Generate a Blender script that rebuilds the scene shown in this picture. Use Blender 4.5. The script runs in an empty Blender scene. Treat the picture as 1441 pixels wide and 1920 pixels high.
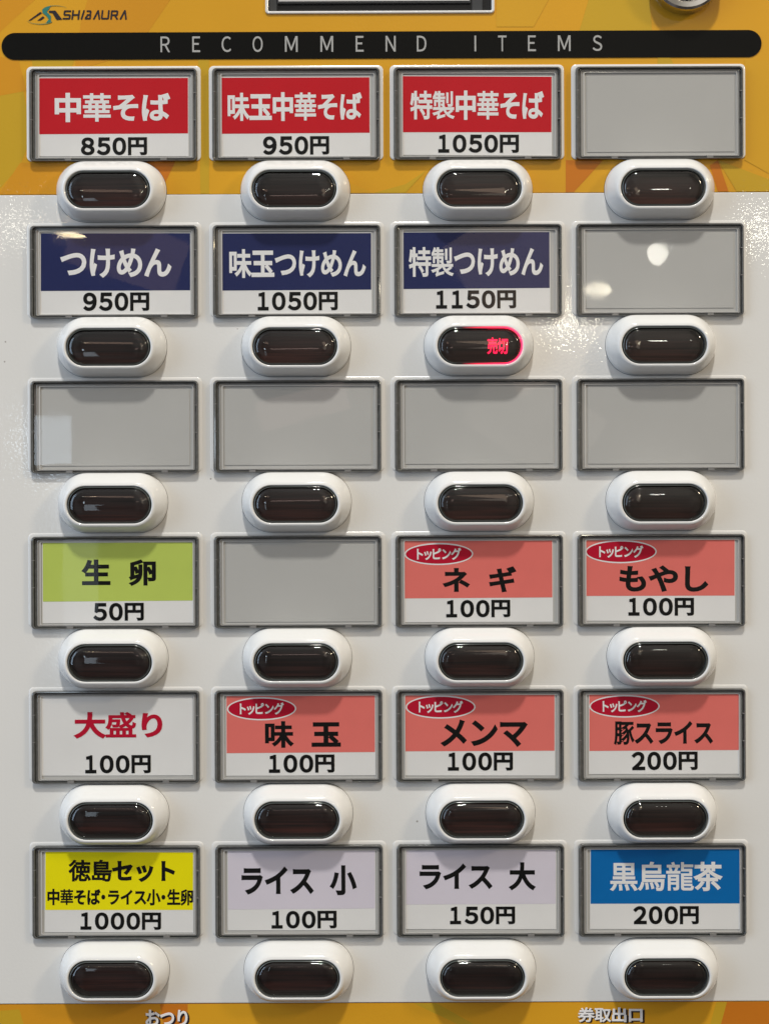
import bpy, bmesh, math, random
from mathutils import Vector, Matrix

# ------------------------------------------------------------------ camera
U = 0.0002            # metres per unit (one unit = one photo pixel on the panel face)
F = 2700.0            # camera distance from the panel face, in those units
TH = 0.0040           # slight roll of the phone
S = bpy.context.scene
COL = S.collection

cam = bpy.data.cameras.new('camera')
cam.sensor_fit = 'VERTICAL'
cam.sensor_height = 24.0
cam.lens = 24.0 * F / 1920.0
cam.clip_start = 0.01
cam.clip_end = 100.0
cam_o = bpy.data.objects.new('camera', cam)
COL.objects.link(cam_o)
cam_o.rotation_mode = 'XYZ'
cam_o.location = (0.0, -F * U, 0.0)
cam_o.rotation_euler = (math.radians(90), TH, 0.0)
S.camera = cam_o

# ------------------------------------------------------------------ room light
W = bpy.data.worlds.new('World')
S.world = W
W.use_nodes = True
nt = W.node_tree
nt.nodes.clear()
wo = nt.nodes.new('ShaderNodeOutputWorld')
bg = nt.nodes.new('ShaderNodeBackground')
tc = nt.nodes.new('ShaderNodeTexCoord')
sp = nt.nodes.new('ShaderNodeSeparateXYZ')
rz = nt.nodes.new('ShaderNodeMapRange')
rz.inputs['From Min'].default_value = -0.35
rz.inputs['From Max'].default_value = 0.6
rx = nt.nodes.new('ShaderNodeMapRange')
rx.inputs['From Min'].default_value = -1.0
rx.inputs['From Max'].default_value = 1.0
mz = nt.nodes.new('ShaderNodeMix'); mz.data_type = 'RGBA'
mz.inputs[6].default_value = (0.11, 0.10, 0.095, 1)      # floor and counters
mz.inputs[7].default_value = (0.56, 0.54, 0.49, 1)      # pale ceiling
mx = nt.nodes.new('ShaderNodeMix'); mx.data_type = 'RGBA'
mx.inputs[6].default_value = (0.88, 0.98, 1.22, 1)       # shop front side: daylight
mx.inputs[7].default_value = (1.10, 0.98, 0.78, 1)       # kitchen side: warm
ml = nt.nodes.new('ShaderNodeMix'); ml.data_type = 'RGBA'; ml.blend_type = 'MULTIPLY'
ml.inputs[0].default_value = 1.0
L = nt.links.new
L(tc.outputs['Generated'], sp.inputs[0])
L(sp.outputs['Z'], rz.inputs['Value']); L(sp.outputs['X'], rx.inputs['Value'])
L(rz.outputs[0], mz.inputs[0]); L(rx.outputs[0], mx.inputs[0])
L(mz.outputs[2], ml.inputs[6]); L(mx.outputs[2], ml.inputs[7])
rn = nt.nodes.new('ShaderNodeTexNoise')        # soft random patches put into the room light, for varied reflections in the covers
rn.inputs['Scale'].default_value = 2.6; rn.inputs['Detail'].default_value = 3.0
rr = nt.nodes.new('ShaderNodeMapRange')
rr.inputs['From Min'].default_value = 0.32; rr.inputs['From Max'].default_value = 0.68
rr.inputs['To Min'].default_value = 0.45; rr.inputs['To Max'].default_value = 1.55
m3 = nt.nodes.new('ShaderNodeMix'); m3.data_type = 'RGBA'; m3.blend_type = 'MULTIPLY'; m3.inputs[0].default_value = 1.0
L(tc.outputs['Generated'], rn.inputs['Vector']); L(rn.outputs['Fac'], rr.inputs['Value'])
L(ml.outputs[2], m3.inputs[6]); L(rr.outputs[0], m3.inputs[7])
L(m3.outputs[2], bg.inputs['Color'])
bg.inputs['Strength'].default_value = 0.81
L(bg.outputs[0], wo.inputs['Surface'])


def area(name, loc, target, size, power, color, shape='DISK', size_y=None, spread=180):
    l = bpy.data.lights.new(name, 'AREA')
    l.shape = shape
    l.size = size
    if size_y:
        l.size_y = size_y
    l.energy = power
    l.color = color
    l.spread = math.radians(spread)
    o = bpy.data.objects.new(name, l)
    COL.objects.link(o)
    o.location = loc
    d = Vector(target) - Vector(loc)
    o.rotation_euler = d.to_track_quat('-Z', 'Y').to_euler()
    return o


def mirror(px, py, dist):
    """where a lamp `dist` metres from the panel must hang to be mirrored at photo point px,py"""
    X = (px - 720.5) * U; Z = -(py - 960) * U
    k = (F * U + dist) / (F * U)
    return (X * k, -dist, Z * k)


area('ceiling_spot', (0.0, -1.9, 3.05), (0, 0, 0), 0.28, 76.0, (1.0, 0.97, 0.90))
area('shop_window', (-1.7, -1.0, 0.35), (0, 0, 0), 0.9, 13.0, (0.60, 0.78, 1.0), 'RECTANGLE', 1.5)
area('kitchen_lamp', (1.5, -1.0, 0.9), (0, 0, 0), 0.25, 8.0, (1.0, 0.82, 0.58))
for nm, px, py, sz, pw, c in (
        ('far_downlight', 1232, 478, 0.029, 0.055, (1.0, 0.96, 0.84)),
        ('far_downlight', 1070, 603, 0.026, 0.09, (1.0, 0.93, 0.70)),  # extra lamp added for the panel glint beside the strip lamp's image
        ('far_downlight', 1430, 436, 0.030, 0.06, (1.0, 0.96, 0.80)),
        ('far_downlight', 40, 426, 0.022, 0.028, (1.0, 0.94, 0.80))):
    area(nm, mirror(px, py, 1.5), (0, 0, 0), sz, pw, c)
area('pendant_lamp', mirror(137, 441, 1.5), (0, 0, 0), 0.040, 0.035, (1.0, 0.80, 0.50), 'ELLIPSE', 0.007)
area('strip_lamp', mirror(1121, 545, 1.5), (0, 0, 0), 0.038, 0.055, (1.0, 0.90, 0.68), 'ELLIPSE', 0.018)
for nm, px, py, sx_, sy_, pw, c, tw in (  # unseen area lights added to put soft room reflections on the covers
        ('cover_reflection_light', 985, 560, 0.17, 0.30, 0.20, (1.0, 0.72, 0.52), 0.5),
        ('cover_reflection_light', 240, 470, 0.20, 0.10, 0.07, (1.0, 0.66, 0.50), -0.3),
        ('cover_reflection_light', 560, 775, 0.16, 0.05, 0.035, (1.0, 0.70, 0.62), 0.25),  # pinkish one, for the reflection of a hand
        ('cover_reflection_light', 1000, 780, 0.20, 0.14, 0.07, (1.0, 0.86, 0.72), -0.6),
        ('cover_reflection_light', 150, 1085, 0.06, 0.30, 0.09, (0.75, 0.88, 1.0), 0.0)):
    q = area(nm, mirror(px, py, 2.0), (0, 0, 0), sx_, pw, c, 'RECTANGLE', sy_)
    q.rotation_euler.rotate_axis('Z', tw)
area('far_window', mirror(99, 822, 3.0), (0, 0, 0), 0.094, 0.24, (0.72, 0.86, 1.0), 'RECTANGLE', 0.12)

S.view_settings.view_transform = 'Standard'
S.view_settings.look = 'None'
S.view_settings.gamma = 1.0
S.view_settings.exposure = 0.0
S.cycles.max_bounces = 10
S.cycles.transparent_max_bounces = 12
S.cycles.caustics_reflective = False

# ------------------------------------------------------------------ materials
def lin(r, g, b):
    def f(c):
        c /= 255.0
        return c / 12.92 if c <= 0.04045 else ((c + 0.055) / 1.055) ** 2.4
    return (f(r), f(g), f(b), 1.0)


def mat(name, color, rough=0.4, ior=1.5, coat=0.0, metal=0.0, bump=None, speck=None, spec=0.5, dirt=False):
    m = bpy.data.materials.new(name)
    m.use_nodes = True
    n = m.node_tree.nodes; l = m.node_tree.links.new
    b = n['Principled BSDF']
    b.inputs['Base Color'].default_value = color
    b.inputs['Roughness'].default_value = rough
    b.inputs['IOR'].default_value = ior
    b.inputs['Metallic'].default_value = metal
    b.inputs['Specular IOR Level'].default_value = spec
    b.inputs['Coat Weight'].default_value = coat
    b.inputs['Coat Roughness'].default_value = 0.04
    t = n.new('ShaderNodeTexCoord')
    if speck:                                   # faint uneven tone of the plastic or ink
        sc, amt = speck
        no = n.new('ShaderNodeTexNoise'); no.inputs['Scale'].default_value = sc
        no.inputs['Detail'].default_value = 5.0
        mr = n.new('ShaderNodeMapRange')
        mr.inputs['From Min'].default_value = 0.25; mr.inputs['From Max'].default_value = 0.75
        mr.inputs['To Min'].default_value = 1 - amt; mr.inputs['To Max'].default_value = 1 + amt * 0.4
        mm = n.new('ShaderNodeMix'); mm.data_type = 'RGBA'; mm.blend_type = 'MULTIPLY'
        mm.inputs[0].default_value = 1.0
        mm.inputs[6].default_value = color
        l(t.outputs['Object'], no.inputs['Vector']); l(no.outputs['Fac'], mr.inputs['Value'])
        l(mr.outputs[0], mm.inputs[7]); l(mm.outputs[2], b.inputs['Base Color'])
    if dirt:                                    # stray specks and wiped smears
        vo = n.new('ShaderNodeTexVoronoi'); vo.inputs['Scale'].default_value = 75.0
        nz = n.new('ShaderNodeTexNoise'); nz.inputs['Scale'].default_value = 38.0
        lt = n.new('ShaderNodeMath'); lt.operation = 'LESS_THAN'; lt.inputs[1].default_value = 0.028
        gt = n.new('ShaderNodeMath'); gt.operation = 'GREATER_THAN'; gt.inputs[1].default_value = 0.55
        mu = n.new('ShaderNodeMath'); mu.operation = 'MULTIPLY'
        md = n.new('ShaderNodeMix'); md.data_type = 'RGBA'
        md.inputs[7].default_value = (0.20, 0.17, 0.14, 1)
        mk = n.new('ShaderNodeMath'); mk.operation = 'MULTIPLY'; mk.inputs[1].default_value = 0.7
        l(t.outputs['Object'], vo.inputs['Vector']); l(t.outputs['Object'], nz.inputs['Vector'])
        l(vo.outputs['Distance'], lt.inputs[0]); l(nz.outputs['Fac'], gt.inputs[0])
        l(lt.outputs[0], mu.inputs[0]); l(gt.outputs[0], mu.inputs[1]); l(mu.outputs[0], mk.inputs[0]); l(mk.outputs[0], md.inputs[0])
        l(mm.outputs[2], md.inputs[6]); l(md.outputs[2], b.inputs['Base Color'])
        sm = n.new('ShaderNodeTexNoise'); sm.inputs['Scale'].default_value = 16.0; sm.inputs['Detail'].default_value = 6.0
        rr_ = n.new('ShaderNodeMapRange'); rr_.inputs['From Min'].default_value = 0.5; rr_.inputs['From Max'].default_value = 0.7
        rr_.inputs['To Min'].default_value = rough; rr_.inputs['To Max'].default_value = rough + 0.03
        l(t.outputs['Object'], sm.inputs['Vector']); l(sm.outputs['Fac'], rr_.inputs['Value']); l(rr_.outputs[0], b.inputs['Roughness'])
    if bump:
        sc, st, det = bump
        no = n.new('ShaderNodeTexNoise'); no.inputs['Scale'].default_value = sc
        no.inputs['Detail'].default_value = det
        bp = n.new('ShaderNodeBump'); bp.inputs['Strength'].default_value = 1.0
        bp.inputs['Distance'].default_value = st
        l(t.outputs['Object'], no.inputs['Vector']); l(no.outputs['Fac'], bp.inputs['Height'])
        l(bp.outputs['Normal'], b.inputs['Normal'])
        if coat:
            l(bp.outputs['Normal'], b.inputs['Coat Normal'])
    return m


def clear(name, tint, rough=0.02, ior=1.5, bump=None, boost=1.0):
    m = bpy.data.materials.new(name)
    m.use_nodes = True
    n = m.node_tree.nodes; l = m.node_tree.links.new
    n.clear()
    o = n.new('ShaderNodeOutputMaterial'); mx = n.new('ShaderNodeMixShader')
    tr = n.new('ShaderNodeBsdfTransparent'); tr.inputs[0].default_value = tint
    g = n.new('ShaderNodeBsdfGlossy'); g.inputs['Roughness'].default_value = rough
    fr = n.new('ShaderNodeFresnel'); fr.inputs['IOR'].default_value = ior
    if bump:
        t = n.new('ShaderNodeTexCoord')
        no = n.new('ShaderNodeTexNoise'); no.inputs['Scale'].default_value = bump[0]
        bp = n.new('ShaderNodeBump'); bp.inputs['Distance'].default_value = bump[1]
        sm = n.new('ShaderNodeTexNoise'); sm.inputs['Scale'].default_value = 70.0; sm.inputs['Detail'].default_value = 5.0
        vm_ = n.new('ShaderNodeVectorMath'); vm_.operation = 'ADD'      # every cover is smeared differently
        oi_ = n.new('ShaderNodeObjectInfo')
        l(t.outputs['Object'], vm_.inputs[0]); l(oi_.outputs['Location'], vm_.inputs[1]); l(vm_.outputs[0], sm.inputs['Vector'])
        rr_ = n.new('ShaderNodeMapRange'); rr_.inputs['From Min'].default_value = 0.45; rr_.inputs['From Max'].default_value = 0.7
        rr_.inputs['To Min'].default_value = rough; rr_.inputs['To Max'].default_value = rough + 0.03
        l(sm.outputs['Fac'], rr_.inputs['Value']); l(rr_.outputs[0], g.inputs['Roughness'])
        l(t.outputs['Object'], no.inputs['Vector']); l(no.outputs['Fac'], bp.inputs['Height'])
        l(bp.outputs['Normal'], g.inputs['Normal']); l(bp.outputs['Normal'], fr.inputs['Normal'])
    ma = n.new('ShaderNodeMath'); ma.operation = 'MULTIPLY'; ma.inputs[1].default_value = boost
    ge = n.new('ShaderNodeNewGeometry')          # only the outer face mirrors the room
    sb = n.new('ShaderNodeMath'); sb.operation = 'SUBTRACT'; sb.inputs[0].default_value = 1.0
    m2 = n.new('ShaderNodeMath'); m2.operation = 'MULTIPLY'
    l(ge.outputs['Backfacing'], sb.inputs[1]); l(sb.outputs[0], m2.inputs[1])
    l(fr.outputs[0], ma.inputs[0]); l(ma.outputs[0], m2.inputs[0]); l(m2.outputs[0], mx.inputs[0])
    l(tr.outputs[0], mx.inputs[1]); l(g.outputs[0], mx.inputs[2])
    l(mx.outputs[0], o.inputs['Surface'])
    return m


PAINT = (900.0, 0.00006, 1.0)
M = {}
M['white_panel'] = mat('white_powder_paint', (0.8, 0.79, 0.765, 1), 0.014, speck=(9, 0.05), bump=(900.0, 0.000024, 1.5), dirt=True)
M['white_plastic'] = mat('white_gloss_plastic', (0.84, 0.84, 0.83, 1), 0.07, speck=(60, 0.03), bump=(300.0, 0.00001, 0.0))
M['flange'] = mat('white_surround_plastic', (0.8, 0.79, 0.77, 1), 0.15)
M['smoke'] = mat('clear_plastic_edge', (0.13, 0.13, 0.125, 1), 0.12, coat=0.6, speck=(500, 0.35))
M['tab'] = mat('grey_tab_plastic', (0.20, 0.195, 0.19, 1), 0.2)
M['tick'] = mat('pale_frame_plastic', (0.4, 0.39, 0.38, 1), 0.2, coat=0.5)
M['rail'] = mat('pale_inner_rail', (0.62, 0.61, 0.6, 1), 0.2)
M['backing'] = mat('grey_backing_sheet', (0.51, 0.505, 0.495, 1), 0.7, spec=0.12, speck=(40, 0.04))
M['paper'] = mat('white_label_paper', (0.84, 0.83, 0.83, 1), 0.7, spec=0.12, speck=(60, 0.04))
M['red'] = mat('red_ink', (0.6, 0.008, 0.018, 1), 0.7, spec=0.12, speck=(80, 0.06))
M['navy'] = mat('navy_ink', (0.018, 0.025, 0.105, 1), 0.7, spec=0.12, speck=(80, 0.08))
M['lime'] = mat('lime_ink', (0.54, 0.66, 0.13, 1), 0.7, spec=0.12, speck=(80, 0.05))
M['salmon'] = mat('salmon_ink', (0.84, 0.19, 0.165, 1), 0.7, spec=0.12, speck=(80, 0.05))
M['yellow'] = mat('yellow_ink', (0.96, 0.86, 0, 1), 0.7, spec=0.12, speck=(80, 0.04))
M['lilac'] = mat('lilac_ink', (0.74, 0.69, 0.79, 1), 0.7, spec=0.12, speck=(80, 0.03))
M['blue'] = mat('blue_ink', (0, 0.15, 0.47, 1), 0.7, spec=0.12, speck=(80, 0.06))
M['black'] = mat('black_ink', (0.004, 0.004, 0.004, 1), 0.7, spec=0.12)
M['letter_white'] = mat('white_ink', (0.86, 0.85, 0.86, 1), 0.7, spec=0.12)
M['crimson'] = mat('crimson_ink', (0.52, 0.004, 0.03, 1), 0.7, spec=0.12)
M['pane'] = clear('clear_cover_plastic', (0.985, 0.985, 0.98, 1), 0.014, 1.48, bump=(28.0, 0.00003), boost=0.75)
M['lens'] = clear('smoked_lens_plastic', (0.74, 0.70, 0.68, 1), 0.02, 1.55, boost=1.7)
M['moat'] = mat('dark_glass_edge', (0.020, 0.024, 0.023, 1), 0.08, coat=0.8)
M['rim'] = mat('grey_green_lens_edge', (0.07, 0.08, 0.076, 1), 0.07, coat=1.0)
M['bar'] = mat('black_gloss_bar', (0.004, 0.004, 0.0035, 1), 0.25, spec=0.2)
M['bar_text'] = mat('grey_print', (0.42, 0.42, 0.41, 1), 0.4)
M['teal'] = mat('teal_print', (0.02, 0.20, 0.17, 1), 0.4)
M['sea'] = mat('faded_teal_print', (0.13, 0.22, 0.10, 1), 0.4)
M['logo'] = mat('dark_logo_print', (0.012, 0.006, 0.012, 1), 0.4)
M['chrome'] = mat('polished_chrome', (0.75, 0.72, 0.68, 1), 0.12, metal=1.0)
M['dark'] = mat('dark_plastic', (0.012, 0.012, 0.013, 1), 0.22)
M['charcoal'] = mat('charcoal_plastic', (0.05, 0.052, 0.055, 1), 0.3)
M['cabinet'] = mat('grey_steel_cabinet', (0.35, 0.35, 0.34, 1), 0.4, speck=(20, 0.1))

# display plate inside each button: dark brown with streaks of unlit indicator film
m = mat('dark_indicator_film', (0.03, 0.012, 0.010, 1), 0.35)
n = m.node_tree.nodes; l = m.node_tree.links.new
t = n.new('ShaderNodeTexCoord'); mp = n.new('ShaderNodeMapping'); oi = n.new('ShaderNodeObjectInfo')
mp.inputs['Scale'].default_value = (25, 1, 900)
cm = n.new('ShaderNodeCombineXYZ'); l(oi.outputs['Random'], cm.inputs['X']); l(oi.outputs['Random'], cm.inputs['Z'])
vm = n.new('ShaderNodeVectorMath'); vm.operation = 'SCALE'; vm.inputs['Scale'].default_value = 37.0
l(cm.outputs[0], vm.inputs[0]); l(vm.outputs[0], mp.inputs['Location'])
no = n.new('ShaderNodeTexNoise'); no.inputs['Scale'].default_value = 1.0; no.inputs['Detail'].default_value = 3
rv = n.new('ShaderNodeMapRange'); rv.inputs['To Min'].default_value = 0.45; rv.inputs['To Max'].default_value = 1.35
cr = n.new('ShaderNodeValToRGB')
cr.color_ramp.elements[0].position = 0.32; cr.color_ramp.elements[0].color = (0.012, 0.007, 0.006, 1)
cr.color_ramp.elements[1].position = 0.78; cr.color_ramp.elements[1].color = (0.10, 0.034, 0.027, 1)
l(t.outputs['Object'], mp.inputs['Vector']); l(mp.outputs[0], no.inputs['Vector'])
l(no.outputs['Fac'], cr.inputs[0])
mv = n.new('ShaderNodeVectorMath'); mv.operation = 'SCALE'
l(oi.outputs['Random'], rv.inputs['Value']); l(cr.outputs[0], mv.inputs[0]); l(rv.outputs[0], mv.inputs['Scale'])
l(mv.outputs[0], n['Principled BSDF'].inputs['Base Color'])
M['film'] = m

m = bpy.data.materials.new('lit_red_indicator')
m.use_nodes = True
b = m.node_tree.nodes['Principled BSDF']
b.inputs['Base Color'].default_value = (0.5, 0.0, 0.03, 1)
b.inputs['Emission Color'].default_value = (1.0, 0.006, 0.05, 1)
b.inputs['Emission Strength'].default_value = 4.0
M['lit'] = m

m = clear('red_edge_glow', (0.6, 0.5, 0.5, 1), 0.08)
n = m.node_tree.nodes; l = m.node_tree.links.new
out = [q for q in n if q.type == 'OUTPUT_MATERIAL'][0]
mix = [q for q in n if q.type == 'MIX_SHADER'][0]
em = n.new('ShaderNodeEmission'); em.inputs['Color'].default_value = (1.0, 0.018, 0.07, 1)
t = n.new('ShaderNodeTexCoord'); sx_ = n.new('ShaderNodeSeparateXYZ'); mr = n.new('ShaderNodeMapRange')
mr.inputs['From Min'].default_value = -34 * U; mr.inputs['From Max'].default_value = 66 * U
mr.inputs['To Min'].default_value = 0.0; mr.inputs['To Max'].default_value = 3.6
l(t.outputs['Object'], sx_.inputs[0]); l(sx_.outputs['X'], mr.inputs['Value']); l(mr.outputs[0], em.inputs['Strength'])
ad = n.new('ShaderNodeAddShader'); l(mix.outputs[0], ad.inputs[0]); l(em.outputs[0], ad.inputs[1]); l(ad.outputs[0], out.inputs['Surface'])
M['glow'] = m

# orange film: printed facets are separate flat pieces; this is the shared ink look
def ink(name, c):
    return mat(name, c, 0.05, speck=(14, 0.10), bump=(900.0, 0.000026, 1.5))


M['amber'] = ink('amber_print', (0.75, 0.375, 0.02, 1))
M['orange'] = ink('orange_print', (0.71, 0.315, 0.018, 1))
M['deep'] = ink('deep_orange_print', (0.64, 0.2, 0.015, 1))
M['olive'] = ink('yellow_green_print', (0.62, 0.38, 0.024, 1))
M['gold'] = ink('golden_print', (0.72, 0.38, 0.022, 1))

# ------------------------------------------------------------------ helpers
def W3(X, Y, D):
    """panel units (right, down, out of the face) to metres"""
    return Vector((X * U, -D * U, -Y * U))


def im(x, y, D=0.0):
    """photo pixel seen at height D over the panel face -> panel units"""
    dx, dy = x - 720.5, y - 960.0
    X, Y = dx - TH * dy, dy + TH * dx
    k = (F - D) / F
    return X * k, Y * k


def finish(name, bm, m, parent=None, at=(0, 0, 0), smooth=None, label=None):
    me = bpy.data.meshes.new(name)
    bm.normal_update()
    bm.to_mesh(me)
    bm.free()
    for q in (m if isinstance(m, (list, tuple)) else [m]):
        me.materials.append(M[q])
    if smooth:
        me.shade_smooth()
        me.set_sharp_from_angle(angle=math.radians(smooth))
    o = bpy.data.objects.new(name, me)
    COL.objects.link(o)
    o.location = W3(*at)
    if parent:
        o.parent = parent
    if label:
        o['label'] = label
    return o


def empty(name, at, label, cat, group=None):
    o = bpy.data.objects.new(name, None)
    o.empty_display_size = 0.005
    COL.objects.link(o)
    o.location = W3(*at)
    o['label'] = label
    o['category'] = cat
    if group:
        o['group'] = group
    return o


def rrect(w, h, r, cx=0, cy=0, n=8):
    r = min(r, w / 2 - 0.01, h / 2 - 0.01)
    pts = []
    for (sx, sy, a0) in ((1, 1, 0), (-1, 1, 90), (-1, -1, 180), (1, -1, 270)):
        for i in range(n + 1):
            a = math.radians(a0 + 90.0 * i / n)
            pts.append((cx + sx * (w / 2 - r) + r * math.cos(a), cy + sy * (h / 2 - r) + r * math.sin(a)))
    return pts


def rbox(x0, x1, y0, y1, r, n=8):
    return rrect(x1 - x0, y1 - y0, r, (x0 + x1) / 2, (y0 + y1) / 2, n)


def face_out(bm, vs, mi=0):
    """make a face that looks towards the viewer (-Y)"""
    try:
        f = bm.faces.new(vs)
    except ValueError:
        return None
    f.material_index = mi
    return f


def loft(bm, rings, cap_first=False, cap_last=True, mi=0, mis=None):
    """rings: list of (points, depth); stitched in order"""
    rows = []
    for pts, d in rings:
        rows.append([bm.verts.new(W3(x, y, d)) for x, y in pts])
    n = len(rows[0])
    for k, (a, b) in enumerate(zip(rows, rows[1:])):
        for i in range(n):
            j = (i + 1) % n
            f = bm.faces.new((a[i], b[i], b[j], a[j]))
            f.material_index = mis[k] if mis else mi
    if cap_last:
        f = bm.faces.new(list(reversed(rows[-1]))); f.material_index = mis[-1] if mis else mi
    if cap_first:
        f = bm.faces.new(rows[0]); f.material_index = mis[0] if mis else mi
    return rows


def box(bm, x0, x1, y0, y1, d0, d1, mi=0):
    v = [bm.verts.new(W3(x, y, d)) for d in (d0, d1) for y in (y0, y1) for x in (x0, x1)]
    for q in ((0, 2, 3, 1), (4, 5, 7, 6), (0, 1, 5, 4), (2, 6, 7, 3), (0, 4, 6, 2), (1, 3, 7, 5)):
        f = bm.faces.new([v[i] for i in q]); f.material_index = mi
    return v


def fix(bm):
    bmesh.ops.recalc_face_normals(bm, faces=bm.faces[:])
    return bm


def slab(bm, pts, d0, d1, mi=0):
    """closed prism from an outline (any simple polygon)"""
    a = [bm.verts.new(W3(x, y, d0)) for x, y in pts]
    b = [bm.verts.new(W3(x, y, d1)) for x, y in pts]
    n = len(pts)
    for i in range(n):
        j = (i + 1) % n
        f = bm.faces.new((a[i], a[j], b[j], b[i])); f.material_index = mi
    f = bm.faces.new(b); f.material_index = mi
    f = bm.faces.new(list(reversed(a))); f.material_index = mi


# ---- lettering -------------------------------------------------------------
DENSE = {'華': 0.0200, '製': 0.0170, '徳': 0.0190, '島': 0.0200, '黒': 0.0200, '烏': 0.0220, '龍': 0.0150, '茶': 0.0260, '豚': 0.0210,
         '盛': 0.0210, '特': 0.0240, '味': 0.0270, '券': 0.0240, '取': 0.0250, '卵': 0.0290, '中': 0.0360, '玉': 0.0360, '売': 0.0220,
         '切': 0.0240, '生': 0.0340, '円': 0.0340}
WIDE = {'R': 'Ｒ', 'E': 'Ｅ', 'C': 'Ｃ', 'O': 'Ｏ', 'M': 'Ｍ', 'N': 'Ｎ', 'D': 'Ｄ', 'T': 'Ｔ', 'S': 'Ｓ', '1': '１', '0': '０', '2': '２', '3': '３', '5': '５', '8': '８', '9': '９'}
_glyph = {}


def glyph(ch, bold):
    key = (ch, round(bold, 4))
    if key in _glyph:
        return _glyph[key]
    cu = bpy.data.curves.new('lettering', 'FONT')
    cu.body = ch
    cu.resolution_u = 5
    if bold > 0:
        cu.bevel_depth = bold
        cu.bevel_resolution = 1
    ob = bpy.data.objects.new('lettering', cu)
    COL.objects.link(ob)
    dg = bpy.context.evaluated_depsgraph_get()
    dg.update()
    me = bpy.data.meshes.new_from_object(ob.evaluated_get(dg))
    vs = [tuple(v.co) for v in me.vertices]
    fs = [tuple(p.vertices) for p in me.polygons]
    bpy.data.objects.remove(ob); bpy.data.curves.remove(cu); bpy.data.meshes.remove(me)
    zmax = max(v[2] for v in vs) if vs else 0
    # keep the front half only
    keep = [f for f in fs if all(vs[i][2] > -1e-5 for i in f)] if bold > 0 else fs
    _glyph[key] = (vs, keep, zmax)
    return _glyph[key]


def lettering(name, text, bbox, m, D, parent, base, bold=.04, k=1.0, gap=None, squeeze=None, rel=0.08, slant=0.0):
    """text fitted to a photo bounding box (x0,x1,y0,y1) lying D units over the panel"""
    chars = []
    pen = 0.0
    allx = []; ally = []
    for ch in text:
        if ch in (' ', '　'):
            pen += 0.62 if gap is None else gap
            continue
        bw = DENSE.get(ch, bold) * k if bold > 0 else 0
        vs, fs, zm = glyph(WIDE.get(ch, ch), bw)
        xs = [v[0] for v in vs]; x0, x1 = min(xs), max(xs)
        if ch in WIDE:
            adv = 0.60; w = 0.52 if ch != '1' else 0.42
            off = pen + (adv - w) / 2 - x0 * (w / (x1 - x0)); sx = w / (x1 - x0)
        elif squeeze and ch in squeeze:
            adv = squeeze[ch]; sx = 1; off = pen + adv / 2 - (x0 + x1) / 2
        else:
            adv = 0.97; sx = 1; off = pen
        if ch == '円':
            sx = 0.80; off = pen + 0.03 - x0 * sx; adv = 0.8
        ys = [v[1] for v in vs]
        if ch in WIDE or ch == '円':
            y0, y1 = min(ys), max(ys)
            pts = [(off + v[0] * sx, (v[1] - y0) / (y1 - y0), v[2]) for v in vs]
        else:
            pts = [(off + v[0] * sx, v[1], v[2]) for v in vs]
        allx += [p[0] for p in pts]; ally += [p[1] for p in pts]
        chars.append((pts, fs, zm))
        pen += adv
    X0, X1, Y0, Y1 = min(allx), max(allx), min(ally), max(ally)
    a = im(bbox[0], bbox[2], D); b = im(bbox[1], bbox[3], D)
    a2 = im(bbox[1], bbox[2], D)
    bm = bmesh.new()
    W_ = b[0] - a[0]; H_ = b[1] - a2[1]
    dy = a2[1] - a[1]
    for pts, fs, zm in chars:
        vv = []
        for x, y, z in pts:
            u = (x - X0) / (X1 - X0); v = (Y1 - y) / (Y1 - Y0)
            px = a[0] + u * W_ + slant * (1 - v) * H_
            py = a[1] + v * H_ + u * (dy) * 0.5
            d = D + (rel * z / zm if zm > 1e-6 else 0)
            vv.append(bm.verts.new(W3(px - base[0], py - base[1], d - base[2])))
        for f in fs:
            try:
                bm.faces.new([vv[i] for i in f])
            except ValueError:
                pass
    return finish(name, bm, m, parent)


def strokes(bm, lines, w, d, mi=0):
    """flat print made of thick straight strokes, photo pixel coordinates"""
    e = 0
    for (x0, y0, x1, y1) in lines:
        ax, ay = im(x0, y0); bx_, by_ = im(x1, y1)
        dx, dy = bx_ - ax, by_ - ay
        n = math.hypot(dx, dy) or 1
        nx, ny = -dy / n * w / 2, dx / n * w / 2
        ex, ey = dx / n * w * 0.25, dy / n * w * 0.25
        dd = d + e * 0.01; e += 1
        vs = [bm.verts.new(W3(x, y, dd)) for x, y in
              ((ax + nx - ex, ay + ny - ey), (ax - nx - ex, ay - ny - ey), (bx_ - nx + ex, by_ - ny + ey), (bx_ + nx + ex, by_ + ny + ey))]
        f = bm.faces.new(vs); f.material_index = mi


# ------------------------------------------------------------------ the machine
machine = empty('ticket_machine', (0, 1400, 0), 'orange and white food ticket machine with menu windows above oval push buttons', 'ticket machine')
BASE = (0, 1400, 0)


def part(name, bm, m, smooth=None, label=None, parent=None, at=(0, 0, 0)):
    o = finish(name, bm, m, None, (at[0] - BASE[0], at[1] - BASE[1], at[2] - BASE[2]), smooth, label)
    o.parent = parent or machine
    return o


TOPE, BOTE = -598.0, 921.0     # where white meets orange above and below
bm = bmesh.new()
box(bm, -900, 900, -1250, 1300, -420, -14)
part('cabinet', fix(bm), 'cabinet', label='steel cabinet body behind the front panels')

bm = bmesh.new()
pts = rbox(-898, 898, TOPE + 1.2, BOTE - 1.2, 3, 3)
loft(bm, [(pts, -14), (pts, 0.2), (rbox(-896.8, 896.8, TOPE + 2.4, BOTE - 2.4, 2, 3), 1.0)])
# fill face sits at depth 1.0 -> shift so that the panel face is depth 0
for v in bm.verts:
    v.co.y += 1.0 * U
part('white_panel', fix(bm), 'white_panel', label='white painted middle panel')

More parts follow.
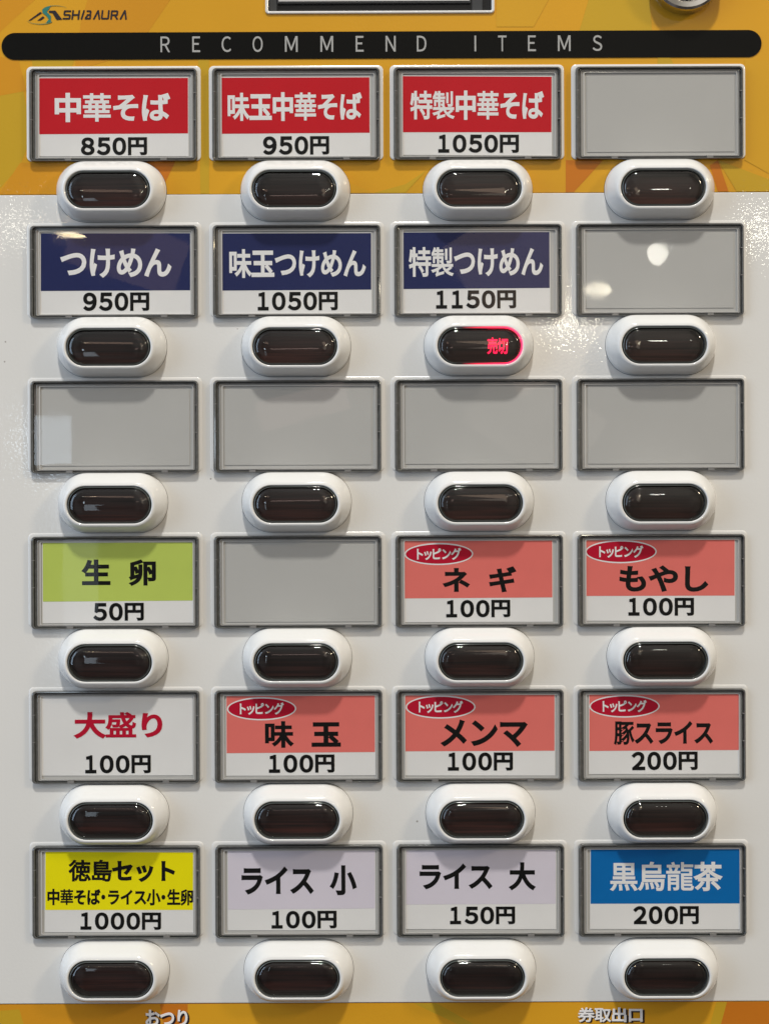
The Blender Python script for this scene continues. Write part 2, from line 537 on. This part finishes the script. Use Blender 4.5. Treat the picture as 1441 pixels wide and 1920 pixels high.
# upper panel with the opening of the bill slot
HX0, HY0 = im(502, 22)
HX1, _ = im(922, 20)
HY1 = HY0
HTOP = -1085.0
FILMD = -1.2


def holed_plate(bm, x0, x1, y0, y1, hx0, hx1, hy0, hy1, d0, d1):
    for a in ((x0, hx0, y0, y1), (hx1, x1, y0, y1), (hx0, hx1, y0, hy0), (hx0, hx1, hy1, y1)):
        box(bm, a[0], a[1], a[2], a[3], d0, d1)


bm = bmesh.new()
holed_plate(bm, -898, 898, -1250, TOPE, HX0, HX1, HTOP, HY1, -13.8, FILMD)
bmesh.ops.remove_doubles(bm, verts=bm.verts[:], dist=1e-7)
part('upper_panel', bm, 'amber', label='amber printed upper panel')
bm = bmesh.new()
box(bm, -898, 898, BOTE, 1298, -13.8, FILMD)
part('lower_panel', bm, 'orange', label='orange printed lower panel')


# printed facets on the orange film (photo pixels, clipped to the film)
def facet(pix, m, d, y_lo, y_hi):
    bm = bmesh.new()
    pts = [im(x, y) for x, y in pix]
    pts = [(x, min(max(y, y_lo), y_hi)) for x, y in pts]
    vs = [bm.verts.new(W3(x, y, d)) for x, y in pts]
    f = bm.faces.new(vs)
    fix(bm)
    part('printed_facet', bm, m)


up = (-1240, TOPE - 0.6)
F0 = FILMD
for i, (pix, mname) in enumerate((
        ([(-60, -60), (130, -60), (0, 60), (-60, 60)], 'orange'),
        ([(-60, 112), (20, 112), (45, 175), (60, 255), (38, 310), (-2, 355), (-60, 390)], 'olive'),
        ([(60, 112), (140, 112), (132, 132), (62, 132)], 'olive'),
        ([(182, -60), (360, -60), (250, 100), (140, 132), (152, 40)], 'orange'),
        ([(-60, 95), (35, 112), (50, 170), (-60, 190)], 'orange'),
        ([(38, 305), (130, 305), (120, 366), (-2, 366)], 'orange'),
        ([(260, 300), (330, 300), (300, 366), (262, 366)], 'deep'),
        ([(372, 112), (392, 112), (392, 366), (376, 366)], 'olive'),
        ([(640, 335), (700, 366), (560, 366)], 'gold'),
        ([(1060, 366), (1075, 366), (1130, 300), (1060, 300)], 'deep'),
        ([(760, 345), (800, 318), (760, 366), (700, 366)], 'olive'),
        ([(1120, -60), (1212, -60), (1222, 60), (1085, 60)], 'olive'),
        ([(1232, 104), (1255, 106), (1272, 140), (1232, 126)], 'olive'),
        ([(1345, 300), (1500, 380), (1380, 366)], 'olive'),
        ([(1330, 310), (1345, 300), (1365, 366), (1345, 366)], 'deep'),
        ([(930, -60), (1060, -60), (1000, 50), (930, 50)], 'gold'),
        ([(1395, 112), (1500, 112), (1500, 366), (1395, 300)], 'gold'),
        )):
    facet(pix, mname, F0 + 0.12 + i * 0.03, *up)
lo = (BOTE + 0.6, 1290)
for i, (pix, mname) in enumerate((
        ([(-60, 1900), (36, 1893), (75, 1980), (-60, 1990)], 'olive'),
        ([(36, 1890), (60, 1980), (330, 1980), (300, 1885)], 'orange'),
        ([(300, 1880), (355, 1880), (352, 1920), (318, 1990)], 'deep'),
        ([(352, 1880), (980, 1875), (1000, 1980), (352, 1990)], 'amber'),
        ([(775, 1880), (818, 1878), (1010, 1990), (940, 1960)], 'olive'),
        ([(980, 1875), (1345, 1875), (1320, 1980), (1000, 1990)], 'amber'),
        ([(1342, 1875), (1362, 1875), (1332, 1990), (1312, 1990)], 'olive'),
        ([(1362, 1875), (1500, 1875), (1500, 1990), (1332, 1990)], 'deep'),
        )):
    facet(pix, mname, F0 + 0.12 + i * 0.03, *lo)

# black title bar with its letters
bm = bmesh.new()
loft(bm, [(rbox(-713.5, 709.5, -901, -850.5, 25, 10), FILMD), (rbox(-713.5, 709.5, -901, -850.5, 25, 10), 0.3)])
bar = part('title_bar', fix(bm), 'bar', label='long black title bar with rounded ends')
for ch, cx, w in (('R', 310, 18), ('E', 368, 15), ('C', 424.5, 18), ('O', 483, 19), ('M', 546, 24), ('M', 612.5, 24), ('E', 674, 15),
                  ('N', 732, 19), ('D', 790, 18), ('I', 890.5, 3.2), ('T', 941, 16), ('E', 996.5, 15), ('M', 1057, 24), ('S', 1119, 18)):
    yb = 68.5 - 0.0042 * (cx - 310) * 0.7
    o = lettering('bar_letter', ch, (cx - w / 2, cx + w / 2, yb, yb + 29.5), 'bar_text', 0.6, None, (0, 0, 0), bold=.006, rel=0.05)
    o.location = W3(-BASE[0], -BASE[1], 0); o.parent = machine
    o.name = 'title_letter'

# maker's logo: teal swoosh, slanted bars and squared letters
bm = bmesh.new()
LD = FILMD + 0.9


def poly(bm, pix, d, mi=0):
    vs = [bm.verts.new(W3(*im(x, y), d)) for x, y in pix]
    f = bm.faces.new(vs); f.material_index = mi


poly(bm, [(53.5, 38.5), (57, 38.5), (79, 24.5), (76, 22)], LD)
poly(bm, [(70, 38.5), (76.5, 38), (84, 33), (81, 30)], LD)
poly(bm, [(92, 20), (104, 19.5), (117, 36.5), (106.5, 37), (99, 24.5), (92, 23.5)], LD)
logo = part('logo', fix(bm), 'logo', label='dark slanted bars and teal swoosh printed beside squared lettering')
LB = tuple(BASE)


def sub(name, bm, m, smooth=None, parent=None):
    o = finish(name, bm, m, parent, (0, 0, 0), smooth)
    return o


bm = bmesh.new()
poly(bm, [(79.5, 17.5), (90, 12.5), (96, 10), (92, 17), (88, 22), (96, 30), (95.5, 41), (86, 43), (92, 36), (87, 29), (80, 24)], LD + 0.1)
sub('swoosh', fix(bm), 'teal', parent=logo)
bm = bmesh.new()
for k in range(14):
    def arc(t, o):
        return (90 + 20 * math.cos(t) + 14 + o * 0, 18 - 8 * math.sin(t) + o)
    t0 = math.pi * (1.0 - k / 14 * 0.85); t1 = math.pi * (1.0 - (k + 1) / 14 * 0.85)
    th = 2.0 * (1 - k / 16)
    poly(bm, [(104 + 24 * math.cos(t0), 18.5 - 8.5 * math.sin(t0)), (104 + 24 * math.cos(t1), 18.5 - 8.5 * math.sin(t1)),
              (104 + 24 * math.cos(t1), 18.5 - 8.5 * math.sin(t1) + th), (104 + 24 * math.cos(t0), 18.5 - 8.5 * math.sin(t0) + th)], LD + 0.05)
    t0 = math.pi * (0.1 + k / 14 * 0.85); t1 = math.pi * (0.1 + (k + 1) / 14 * 0.85)
    poly(bm, [(75 + 24 * math.cos(t0), 37 + 7.5 * math.sin(t0)), (75 + 24 * math.cos(t1), 37 + 7.5 * math.sin(t1)),
              (75 + 24 * math.cos(t1), 37 + 7.5 * math.sin(t1) + th), (75 + 24 * math.cos(t0), 37 + 7.5 * math.sin(t0) + th)], LD + 0.05)
sub('swoosh_arc', fix(bm), 'sea', parent=logo)
Yt, Yb, Ym = 21, 35, 28
letters = {
    'S': [(133, Yt, 122, Yt), (121.5, Yt + .5, 120.8, Ym - 1), (121, Ym, 130.5, Ym), (131.5, Ym + .5, 130.5, Yb - .5), (130.5, Yb, 118.5, Yb)],
    'H': [(137.5, Yt - 1, 135.5, Yb + 1), (149, Yt - 1, 147, Yb + 1), (137, Ym, 148, Ym)],
    'I': [(158, Yt - 1, 153, Yb + 1)],
    'B': [(163.5, Yt, 170, Yt), (170.5, Yt + .5, 169.5, Ym - .5), (164, Ym, 169.5, Ym), (170, Ym + .5, 169, Yb - .5), (160, Yb, 169, Yb), (165, Ym, 160.5, Yb - .5)],
    'A': [(176, Yb + 1, 184.5, Yt - 1), (184.5, Yt - 1, 186.5, Yb + 1)],
    'U': [(192.5, Yt - 1, 191, Yb - .5), (191.5, Yb, 202.5, Yb), (204.5, Yt - 1, 203, Yb - .5)],
    'R': [(210, Yt, 220, Yt), (210, Yt, 208.5, Yb + 1), (220.5, Yt + .5, 219.8, Ym - .5), (211.5, Ym + .5, 219.5, Ym + .3), (215.5, Ym + 1, 220, Yb + 1)],
    'A2': [(226, Yb + 1, 234.5, Yt - 1), (234.5, Yt - 1, 236.5, Yb + 1)]}
for k, ls in letters.items():
    bm = bmesh.new()
    strokes(bm, [(a, b_ - 0.3, c, d_ - 0.3) for a, b_, c, d_ in ls], 3.1, LD)
    sub('logo_letter', fix(bm), 'logo', parent=logo)

# words printed along the lower panel, white with a dark printed edge
for word, bb in (('おつり', (273, 352, 1893.5, 1925)), ('券取出口', (1082, 1204, 1889, 1917))):
    o2 = lettering('panel_lettering', word, bb, 'letter_white', FILMD + 1.4, None, (0, 0, 0), bold=.034, k=1.0, rel=0.3)
    o2.location = W3(-BASE[0], -BASE[1], 0); o2.parent = machine
    o2['label'] = 'pale print reading ' + ('change' if word[0] == 'お' else 'ticket outlet') + ' in Japanese'
    o1 = lettering('lettering_edge', word, (bb[0] + 2.5, bb[1] + 3.5, bb[2] + 1.8, bb[3] + 1.8), 'logo', FILMD + 0.8, None, (0, 0, 0), bold=.045, k=1.2, rel=0.3)
    o1.parent = o2

# bill slot at the top edge
bm = bmesh.new()
o_ = rbox(HX0 - 4.5, HX1 + 4.5, HTOP - 5, HY1 + 4.5, 7)
i_ = rbox(HX0 + 0.8, HX1 - 0.8, HTOP + 2, HY1 - 0.5, 3)
loft(bm, [(o_, FILMD), (o_, 1.5), (rbox(HX0 - 3.2, HX1 + 3.2, HTOP - 3, HY1 + 3.2, 6), 2.6), (rbox(HX0 - 1.2, HX1 + 1.2, HTOP - 1, HY1 + 1.4, 4), 2.6),
          (i_, 1.2), (i_, -13)], cap_last=False)
slot = part('bill_slot', fix(bm), 'flange', smooth=35, label='dark bill slot in a thin white frame at the top edge')
bm = bmesh.new()
box(bm, HX0 - 0, HX1 + 0, HTOP, HY1 + 0, -13.9, -12.4)
sub('slot_back', bm, 'dark', parent=slot)
bm = bmesh.new()
box(bm, HX0 + 18, HX1 - 40, HTOP + 3, HY1 - 18, -12.3, -6)
box(bm, HX1 - 37, HX1 - 18, HTOP + 3, HY1 - 2, -12.3, -7)
box(bm, HX0 + 3, HX0 + 16, HTOP + 3, HY1 - 2, -12.3, -8)
sub('slot_bar', bm, 'charcoal', parent=slot)
bm = bmesh.new()
box(bm, HX0 + 20, HX1 - 42, HY1 - 24, HY1 - 21, -5.9, -4.6)
sub('slot_rail', bm, 'rail', parent=slot)

# round chrome return knob at the top right
KX, KY = im(1287, -48, 30)


def disc(r, cx, cy, n=48):
    return [(cx + r * math.cos(2 * math.pi * i / n), cy + r * math.sin(2 * math.pi * i / n)) for i in range(n)]


bm = bmesh.new()
loft(bm, [(disc(64, 0, 0), FILMD), (disc(64, 0, 0), 16), (disc(66, 0, 0), 24), (disc(65, 0, 0), 30), (disc(61, 0, 0), 33), (disc(52, 0, 0), 31), (disc(49, 0, 0), 22)], cap_last=True)
knob = part('return_knob', fix(bm), 'chrome', smooth=40, label='round chrome knob cut by the top edge', at=(KX, KY, 0))
bm = bmesh.new()
loft(bm, [(disc(46, 0, 0), 22.1), (disc(45, 0, 0), 30), (disc(38, 0, 0), 36), (disc(24, 0, 0), 40), (disc(8, 0, 0), 41)])
sub('knob_cap', fix(bm), 'dark', smooth=50, parent=knob)

# ------------------------------------------------------------------ push buttons
BX = [-508.0, -164.0, 177.0, 517.0]
BY = [-602.0, -311.0, -19.6, 272.2, 564.0, 856.5]
LK = 0.975
LC = 4.6              # the lens sits this far below the middle of its bezel


def bz(w, h, r, d, c):
    return (rrect(w, h, r, 0, c, 12), d)


bm = bmesh.new()
loft(bm, [bz(204.8, 112.8, 55, -0.9, 0), bz(204.8, 112.8, 55, 2.2, 0), bz(204.2, 112.2, 54.6, 3.0, 0), bz(203.2, 111.2, 54, 3.3, 0), bz(203, 111, 54, 4.2, 0), bz(203, 111, 54, 10, 0.1), bz(201.5, 109.8, 53, 14, .4), bz(196.5, 105, 51, 20, 1.2),
          bz(188.5, 97.8, 47.7, 28, 2.2), bz(179.5, 89.4, 43.9, 35.5, 3.0), bz(171.5, 82, 40.6, 41, 3.8), bz(167.8, 78.6, 39, 42.4, LC), bz(165.0, 76.2, 38, 42.6, LC),
          bz(162.0, 73.4, 36.6, 43.4, LC), bz(158.6, 70.4, 35.1, 43.0, LC), bz(156.6, 68.8, 34.3, 41.4, LC), bz(155.6, 68.2, 34, 36, LC)],
     cap_last=False)
fix(bm)
btn_mesh = finish('push_button', bm, 'white_plastic', smooth=60)
bm = bmesh.new()
loft(bm, [bz(159.2, 70.8, 35.3, 38, LC), bz(156.5, 68.4, 34.1, 37.0, LC), bz(152, 64, 32, 34, LC), bz(151, 63, 31.5, 30, LC), bz(148, 60, 30, 16, LC)], cap_last=False)
btn_well = finish('button_well', fix(bm), 'moat', smooth=40)
bm = bmesh.new()
loft(bm, [bz(156.2, 68.0, 33.9, 36.5, LC), bz(156.2, 68.0, 33.9, 41.8, LC), bz(155.2, 67.0, 33.4, 43.2, LC), bz(153.4, 65.2, 32.5, 43.6, LC), bz(152.0, 63.8, 31.8, 42.6, LC),
          bz(151.4, 63.2, 31.5, 39, LC)], cap_last=False)
btn_rim = finish('lens_rim', fix(bm), 'rim', smooth=60)
bm = bmesh.new()
loft(bm, [bz(147.8, 59.8, 29.9, 14, LC), bz(147.8, 59.8, 29.9, 17.4, LC)])
btn_film = finish('indicator_plate', fix(bm), 'film')
bm = bmesh.new()
loft(bm, [bz(150.4, 62.2, 31.0, 36, LC), bz(150.4, 62.2, 31.0, 41.0, LC), bz(148.6, 60.4, 30.2, 42.9, LC), bz(143, 55, 27.5, 44.6, LC), bz(136, 48, 24, 45.6, LC), bz(127, 39, 19.5, 46.4, LC), bz(117, 29, 14.5, 47.0, LC),
          bz(106, 18, 9, 47.4, LC), bz(98, 10, 5, 47.55, LC), bz(90, 2, 1, 47.6, LC)])
btn_lens = finish('lens', fix(bm), 'lens', smooth=50)
for o in (btn_well, btn_rim, btn_film, btn_lens):
    o.parent = btn_mesh
    o.data.transform(Matrix.Translation(W3(0, LC, 0)) @ Matrix.Diagonal((LK, 1, LK, 1)) @ Matrix.Translation(-W3(0, LC, 0)))
bm = bmesh.new()
loft(bm, [bz(206.2, 114.2, 56, -0.5, 0), bz(206.2, 114.2, 56, 0.4, 0)])
o = finish('dark_gap_ring', fix(bm), 'charcoal')  # thin dark ring put in for the dark gap round the bezel foot
o.parent = btn_mesh


def tree_copy(o, parent):
    c = o.copy(); COL.objects.link(c); c.parent = parent
    for ch in list(o.children):
        tree_copy(ch, c)
    return c


first = True
rnd = random.Random(4)
buttons = {}
for r in range(6):
    for c in range(4):
        o = btn_mesh if first else tree_copy(btn_mesh, machine)
        if first:
            for ch in list(o.children):
                ch.name = {'button_well': 'button_well'}.get(ch.name, ch.name)
        buttons[(r, c)] = o
        first = False
pos = []
for (r, c), o in buttons.items():
    o.parent = machine
    o.location = W3(BX[c] + rnd.uniform(-.5, .5), BY[r] - BASE[1], 0)
# the one lit button: sold out
lit = buttons[(1, 2)]
lit['label'] = 'push button with a glowing red sold out sign in its right half'
LB2 = (BX[2], BY[1])
o = lettering('sold_out_sign', '売切', (912.5, 951, 633, 664), 'lit', 19.6, None, (LB2[0], LB2[1], 0), bold=.03, k=0.85, rel=0.3)
o.parent = lit
# added emissive ring that paints the red light caught in the lens edge
bm = bmesh.new()
loft(bm, [bz(156.6, 68.4, 34.1, 41.0, LC), bz(156.6, 68.4, 34.1, 42.4, LC), bz(155.0, 66.8, 33.3, 43.9, LC), bz(153.2, 65.0, 32.4, 44.1, LC), bz(151.4, 63.2, 31.5, 42.0, LC)], cap_last=False)
fix(bm)
for f in [f for f in bm.faces if f.calc_center_median().x < -34 * U]:
    bm.faces.remove(f)
g = finish('glowing_lens_edge', bm, 'glow', lit, smooth=60)
# ------------------------------------------------------------------ card holders with clear covers
CX = [-503.5, -162.0, 176.5, 516.0]
CYc = [-744.5, -451.0, -161.0, 130.0, 419.0, 709.0]
# cover outline relative to its centre, and the window the card shows through
CO = (-156.5, 156.5, -86.5, 86.5)
CWIN = (-139.0, 145.0, -75.5, 78.5)


def lerp_ring(t, r):
    return rbox(*[CO[i] + (CWIN[i] - CO[i]) * t for i in range(4)], r)


def build_holder():
    bm = bmesh.new()
    fo = rbox(CO[0] - 7.0, CO[1] + 6.0, CO[2] - 6.5, CO[3] - 2.0, 9)
    loft(bm, [(fo, -0.8), (fo, 0.1), (rbox(CO[0] - 6.3, CO[1] + 5.3, CO[2] - 5.8, CO[3] - 2.6, 8), 0.5),
              (rbox(CO[0] - 3, CO[1] + 2.5, CO[2] - 3, CO[3] - 3.2, 7), 1.1), (rbox(CO[0] - .4, CO[1] + .4, CO[2] - .4, CO[3] - 3.6, 6), 0.9)], cap_last=True)
    # the flat tray under the cover
    holder = finish('card_holder', fix(bm), 'flange', smooth=50)
    bm = bmesh.new()
    bx0 = (CWIN[0] - 3, CWIN[1] + 3, CWIN[2] - 3, CWIN[3] + 3)
    box(bm, *bx0, 2.3, 2.8)
    bk = finish('backing_sheet', bm, 'backing'); bk.parent = holder
    bm = bmesh.new()
    e = 1.0
    loft(bm, [(lerp_ring(0, 8), 0.5), (lerp_ring(0, 8), 9.6), (lerp_ring(.07, 7.5), 10.8), (lerp_ring(.24, 6), 11.0), (lerp_ring(.30, 5), 10.0),
              (lerp_ring(.36, 4), 4.6), (lerp_ring(.58, 3), 4.2), (lerp_ring(.60, 3), 6.0), (lerp_ring(.66, 3), 6.4), (lerp_ring(.68, 2.5), 4.6), (lerp_ring(.86, 2), 4.4)],
         cap_last=False, mis=[1, 0, 0, 0, 1, 0, 2, 2, 2, 2])
    fr = finish('cover_frame', fix(bm), ['smoke', 'moat', 'tick'], smooth=40); fr.parent = holder
    bm = bmesh.new()
    loft(bm, [(lerp_ring(.86, 2), 3.2), (lerp_ring(.86, 2), 5.4), (lerp_ring(.99, 2), 5.4), (lerp_ring(1.0, 2), 3.6)], cap_last=False)
    rl = finish('inner_rail', fix(bm), 'rail', smooth=40); rl.parent = holder
    bm = bmesh.new()
    y1 = CO[3]
    for x in (-90, 88):
        box(bm, x, x + 12, y1 - 5.5, y1 - 0.8, 4.4, 11.1)
    for y in (-43, 8):
        box(bm, CO[0] + 1.5, CO[0] + 6, y, y + 1.6, 4.4, 11.1)
        box(bm, CO[1] - 6, CO[1] - 1.5, y + 2, y + 3.6, 4.4, 11.1)
    tb = finish('moulded_tab', fix(bm), 'tab'); tb.parent = holder; tb['kind'] = 'stuff'
    bm = bmesh.new()
    box(bm, CO[0] + 7, CO[1] - 5.5, CO[2] + 5.5, CO[3] - 4.2, 8.6, 9.4)
    pn = finish('clear_pane', fix(bm), 'pane'); pn.parent = holder
    return holder


h0 = build_holder()
holders = {}
for r in range(6):
    for c in range(4):
        holders[(r, c)] = h0 if not holders else tree_copy(h0, machine)
for (r, c), o in holders.items():
    o.parent = machine
    o.location = W3(CX[c], CYc[r] - BASE[1], 0)
    for ch in o.children:                      # the snapped-in panes never sit perfectly flat
        if ch.name.startswith('clear_pane'):
            ch.rotation_euler = (rnd.uniform(-.0035, .0035), 0, rnd.uniform(-.0035, .0035))
            if (r, c) in ((1, 0), (1, 3), (2, 0)):
                ch.rotation_euler = (0, 0, 0)
    if (r, c) in ((0, 3), (1, 3), (2, 0), (2, 1), (2, 2), (2, 3), (3, 1)):
        bm = bmesh.new()
        slab(bm, rbox(-136 + rnd.uniform(-2, 2), 140 + rnd.uniform(-3, 2), -70 + rnd.uniform(-2, 2), 74 + rnd.uniform(-3, 1), 1), 2.9, 3.9)
        bl = finish('blank_insert', fix(bm), 'backing'); bl.parent = o

# ------------------------------------------------------------------ the printed cards
GRP = 'printed menu cards behind the clear covers'
CD = 3.2
CARDS = [
    # sheet box, band bottom, band, text, text box, ink, price, price box, badge, label
    ((73.5, 354, 145, 293), 251, 'red', '中華そば', (103, 320, 174, 229), 'letter_white', '850円', (152, 276, 257.5, 291), None,
     'red menu card for plain ramen priced at 850 yen, top left window'),
    ((412.5, 694, 144, 293), 250, 'red', '味玉中華そば', (427, 679, 173, 227), 'letter_white', '950円', (493, 617, 255.5, 290), None,
     'red menu card for egg ramen priced at 950 yen, under the title bar'),
    ((753, 1034, 142, 291), 248, 'red', '特製中華そば', (768, 1019, 170, 225), 'letter_white', '1050円', (821, 972, 252.5, 286.5), None,
     'red menu card for special ramen priced at 1050 yen, beside the blank window'),
    ((76, 358, 436, 590), 545, 'navy', 'つけめん', (113, 322, 466, 521), 'letter_white', '950円', (156, 280, 548.5, 583), None,
     'navy menu card for plain dipping noodles priced at 950 yen'),
    ((415, 697, 436, 590), 544, 'navy', '味玉つけめん', (430, 686, 467, 521), 'letter_white', '1050円', (483, 633, 547.5, 582), None,
     'navy menu card for egg dipping noodles priced at 1050 yen'),
    ((751, 1031, 434, 588), 541, 'navy', '特製つけめん', (766, 1018, 463, 519), 'letter_white', '1150円', (817, 967, 544.5, 578.5), None,
     'navy menu card for special dipping noodles priced at 1150 yen'),
    ((80, 363, 1016, 1168), 1127, 'lime', '生 卵', (153, 293, 1049, 1099), 'black', '50円', (175, 270, 1130.5, 1164), None,
     'lime green menu card for a raw egg priced at 50 yen'),
    ((755, 1036, 1012, 1166), 1121, 'salmon', 'ネ ギ', (829, 968, 1062, 1111), 'black', '100円', (836, 956, 1125, 1157.5), (758, 887, 1018, 1059),
     'salmon topping card for green onion priced at 100 yen'),
    ((1094, 1377, 1008, 1164), 1117, 'salmon', 'もやし', (1160, 1327, 1060, 1110), 'black', '100円', (1177, 1300, 1121, 1154.5), (1096, 1230, 1013, 1056),
     'salmon topping card for bean sprouts priced at 100 yen'),
    ((78.5, 362, 1302, 1454), None, None, '大盛り', (138, 305, 1335, 1385), 'crimson', '100円', (160, 283, 1416, 1450), None,
     'all white menu card with crimson lettering for a large serving'),
    ((424, 704, 1302, 1454), 1411, 'salmon', '味 玉', (497, 639, 1352, 1402), 'black', '100円', (504, 627, 1415, 1449), (426, 556, 1307, 1350),
     'salmon topping card for a seasoned egg priced at 100 yen'),
    ((758, 1040, 1301, 1454), 1408, 'salmon', 'メンマ', (825, 989, 1349, 1401), 'black', '100円', (839, 961, 1411, 1445), (760, 891, 1304, 1347),
     'salmon topping card for bamboo shoots priced at 100 yen'),
    ((1103, 1385, 1299, 1451), 1407, 'salmon', '豚スライス', (1150, 1336, 1352, 1397), 'black', '200円', (1183, 1307, 1409.5, 1444), (1104, 1236, 1303, 1345),
     'salmon topping card for sliced pork priced at 200 yen'),
    ((84, 363, 1596, 1748), 1706, 'yellow', '徳島セット', (128, 328, 1612, 1654), 'black', '1000円', (151, 302, 1711, 1743.5), None,
     'yellow set menu card with two lines of lettering priced at 1000 yen'),
    ((427, 704, 1592, 1744), 1704, 'lilac', 'ライス 小', (453, 669, 1623, 1679), 'black', '100円', (509, 631, 1708, 1741), None,
     'pale lilac menu card for small rice priced at 100 yen'),
    ((760, 1042, 1590, 1742), 1695, 'lilac', 'ライス 大', (786, 1004, 1617, 1670), 'black', '150円', (843, 965, 1700, 1733), None,
     'pale lilac menu card for large rice priced at 150 yen'),
    ((1105, 1390, 1587, 1742), 1694, 'blue', '黒烏龍茶', (1142, 1354, 1616, 1671), 'letter_white', '200円', (1186, 1309, 1699, 1733), None,
     'blue menu card for black oolong tea priced at 200 yen, bottom right window'),
]
PRICE_BOLD = .036
for (sb, by, band, text, tb, inkm, price, pb, badge, label) in CARDS:
    cx, cyb = im((sb[0] + sb[1]) / 2, sb[3], CD)
    card = empty('menu_card', (cx, cyb, CD), label, 'menu card', GRP)
    base = (cx, cyb, CD)
    card.rotation_euler = (0, rnd.uniform(-.004, .004), 0)
    bm = bmesh.new()
    a = im(sb[0], sb[2], CD); b_ = im(sb[1], sb[2], CD); c_ = im(sb[1], sb[3], CD); d_ = im(sb[0], sb[3], CD)
    slab(bm, [(p[0] - cx, p[1] - cyb) for p in (a, b_, c_, d_)], 0.0, 0.4)
    sheet = finish('paper_sheet', fix(bm), 'paper', card)
    if band:
        bm = bmesh.new()
        q = [im(sb[0] + 1.2, sb[2] + 1.5, CD), im(sb[1] - 1.2, sb[2] + 1.5, CD), im(sb[1] - 1.2, by - 0.6, CD), im(sb[0] + 1.2, by + 0.6, CD)]
        slab(bm, [(p[0] - cx, p[1] - cyb) for p in q], 0.45, 0.65)
        finish('colour_band', fix(bm), band, card)
    kk = 1.0
    if len(text) >= 5 and inkm == 'letter_white':
        kk = 1.0
    if '大盛' in text or 'メンマ' in text or 'もやし' in text or 'ネ' in text or text in ('生 卵', '味 玉'):
        kk = 1.15
    if 'ライス' in text:
        kk = 1.25
    if '徳島' in text:
        kk = 1.35
    lettering('item_lettering', text, tb, inkm, CD + 0.9, card, base, bold=.031, k=kk)
    if text.startswith('徳島'):
        lettering('item_lettering', '中華そば・ライス小・生卵', (89, 362, 1667, 1698), 'black', CD + 0.9, card, base, bold=.038, squeeze={'・': .5})
    lettering('price_lettering', price, pb, 'black', CD + 0.9, card, base, bold=PRICE_BOLD, k=1.15)
    if badge:
        bm = bmesh.new()
        e0 = im(badge[0], badge[2], CD); e1 = im(badge[1], badge[3], CD)
        ex, ey = (e0[0] + e1[0]) / 2 - cx, (e0[1] + e1[1]) / 2 - cyb
        A, B = (e1[0] - e0[0]) / 2, (e1[1] - e0[1]) / 2
        ell = lambda k: [(ex + (A - k) * math.cos(2 * math.pi * i / 56), ey + (B - k) * math.sin(2 * math.pi * i / 56)) for i in range(56)]
        slab(bm, ell(0), 0.7, 0.8)
        bg_ = finish('topping_badge', fix(bm), 'letter_white', card)
        bm = bmesh.new()
        slab(bm, ell(2.6), 0.85, 0.95)
        f_ = finish('badge_field', fix(bm), 'crimson', bg_)
        mxp = (badge[0] + badge[1]) / 2; myp = (badge[2] + badge[3]) / 2
        lettering('badge_lettering', 'トッピング', (mxp - 41, mxp + 42, myp - 11.5, myp + 11.5), 'letter_white', CD + 1.2, bg_, base, bold=.030,
                  squeeze={'ト': .72, 'ッ': .80, 'ピ': .92, 'ン': .92, 'グ': .92})
